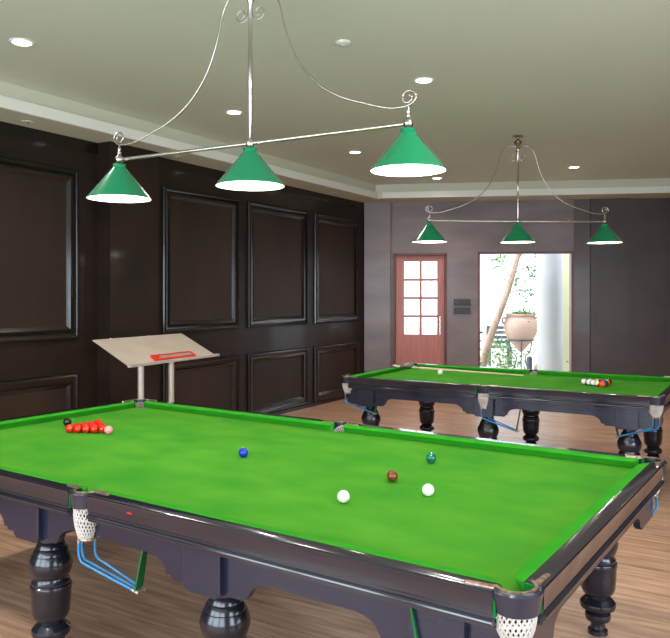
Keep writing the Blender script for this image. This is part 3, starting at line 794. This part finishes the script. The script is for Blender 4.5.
bm = bmesh.new(); box(bm, -.27, .27, -.2, .25, .42, .46); link('seat', bm, M['darkobj'], bn)
for x in (-.25, .25):
    for y in (-.18, .26):
        bm = bmesh.new(); box(bm, x-.03, x+.03, y-.03, y+.03, 0, .95 if y > 0 else .42); link('leg', bm, M['darkobj'], bn)

# ------------------------------------------------------------------ light, world, camera
SKY_LO, SKY_HI = 3.2, 11  # low sky behind the camera raised as added fill for the room
w = bpy.data.worlds.new('daylight'); SC.world = w; w.use_nodes = True
bg = w.node_tree.nodes['Background']; bg.inputs['Color'].default_value = (.76, .88, 1, 1); bg.inputs['Strength'].default_value = 1
nt = w.node_tree; tcw = nt.nodes.new('ShaderNodeTexCoord'); dt = nt.nodes.new('ShaderNodeVectorMath'); dt.operation = 'DOT_PRODUCT'; dt.inputs[1].default_value = (.5, -.866, 0)
nt.links.new(tcw.outputs['Generated'], dt.inputs[0])
r1 = nt.nodes.new('ShaderNodeMapRange'); r1.inputs['From Min'].default_value = -.1; r1.inputs['From Max'].default_value = .5; r1.inputs['To Min'].default_value = 0; r1.inputs['To Max'].default_value = 1
nt.links.new(dt.outputs['Value'], r1.inputs['Value'])
sz = nt.nodes.new('ShaderNodeSeparateXYZ'); nt.links.new(tcw.outputs['Generated'], sz.inputs[0])
r2 = nt.nodes.new('ShaderNodeMapRange'); r2.inputs['From Min'].default_value = .75; r2.inputs['From Max'].default_value = .3; r2.inputs['To Min'].default_value = 0; r2.inputs['To Max'].default_value = 1
nt.links.new(sz.outputs['Z'], r2.inputs['Value'])
ml = nt.nodes.new('ShaderNodeMath'); ml.operation = 'MULTIPLY'; nt.links.new(r1.outputs[0], ml.inputs[0]); nt.links.new(r2.outputs[0], ml.inputs[1])
ma = nt.nodes.new('ShaderNodeMath'); ma.operation = 'MULTIPLY_ADD'; ma.inputs[1].default_value = SKY_HI-SKY_LO; ma.inputs[2].default_value = SKY_LO
nt.links.new(ml.outputs[0], ma.inputs[0]); nt.links.new(ma.outputs[0], bg.inputs['Strength'])
sd = bpy.data.lights.new('sun', 'SUN'); sd.energy = 2.2; sd.angle = .02; sd.color = (1, .96, .9)
so = bpy.data.objects.new('sun', sd); COL.objects.link(so)
dirv = (ft*.75+V(0, 0, -1)+fn*-.15).normalized(); so.rotation_euler = dirv.to_track_quat('-Z', 'Y').to_euler()
def portal(loc, rot, sx, sy):
    l = bpy.data.lights.new('portal', 'AREA'); l.shape = 'RECTANGLE'; l.size = sx; l.size_y = sy
    l.cycles.is_portal = True
    o = bpy.data.objects.new('portal', l); COL.objects.link(o); o.location = loc; o.rotation_euler = rot
portal(((-3+4.4)/2, YB-.21, 1.67), (PI/2, 0, PI), 7.4, 2.65)
portal((XR+.21, -.85, 1.55), (PI/2, 0, PI/2), 4.7, 2.1)
pp = MF @ V((O0+O1)/2, -.21, OH/2)
q_ = (fn).to_track_quat('-Z', 'Z').to_euler(); portal(pp, q_, O1-O0, OH)
for o in bpy.data.objects:
    if o.type == 'LIGHT' and o.name.startswith('portal') and o.location.y < -5: o.rotation_euler = V(0, 1, 0).to_track_quat('-Z', 'Z').to_euler()
    if o.type == 'LIGHT' and o.name.startswith('portal') and o.location.x > 5: o.rotation_euler = V(-1, 0, 0).to_track_quat('-Z', 'Z').to_euler()

cam = bpy.data.cameras.new('camera'); co = bpy.data.objects.new('camera', cam); COL.objects.link(co)
co.location = (2.543, -2.896, 1.671); co.rotation_euler = (PI/2, 0, .5915)
cam.sensor_fit = 'HORIZONTAL'; cam.sensor_width = 36; cam.lens = 733/670*36; cam.shift_y = -24/670; cam.clip_start = .05
SC.camera = co
vs = SC.view_settings; vs.view_transform = 'Standard'; vs.look = 'None'; vs.exposure = 0; vs.gamma = 1; vs.use_curve_mapping = False
SC.cycles.use_denoising = True; SC.cycles.max_bounces = 8; SC.cycles.diffuse_bounces = 4; SC.cycles.glossy_bounces = 4; SC.cycles.transmission_bounces = 6
SC.cycles.sample_clamp_indirect = 6
SC.cycles.caustics_reflective = False; SC.cycles.caustics_refractive = False
bpy.context.view_layer.update()
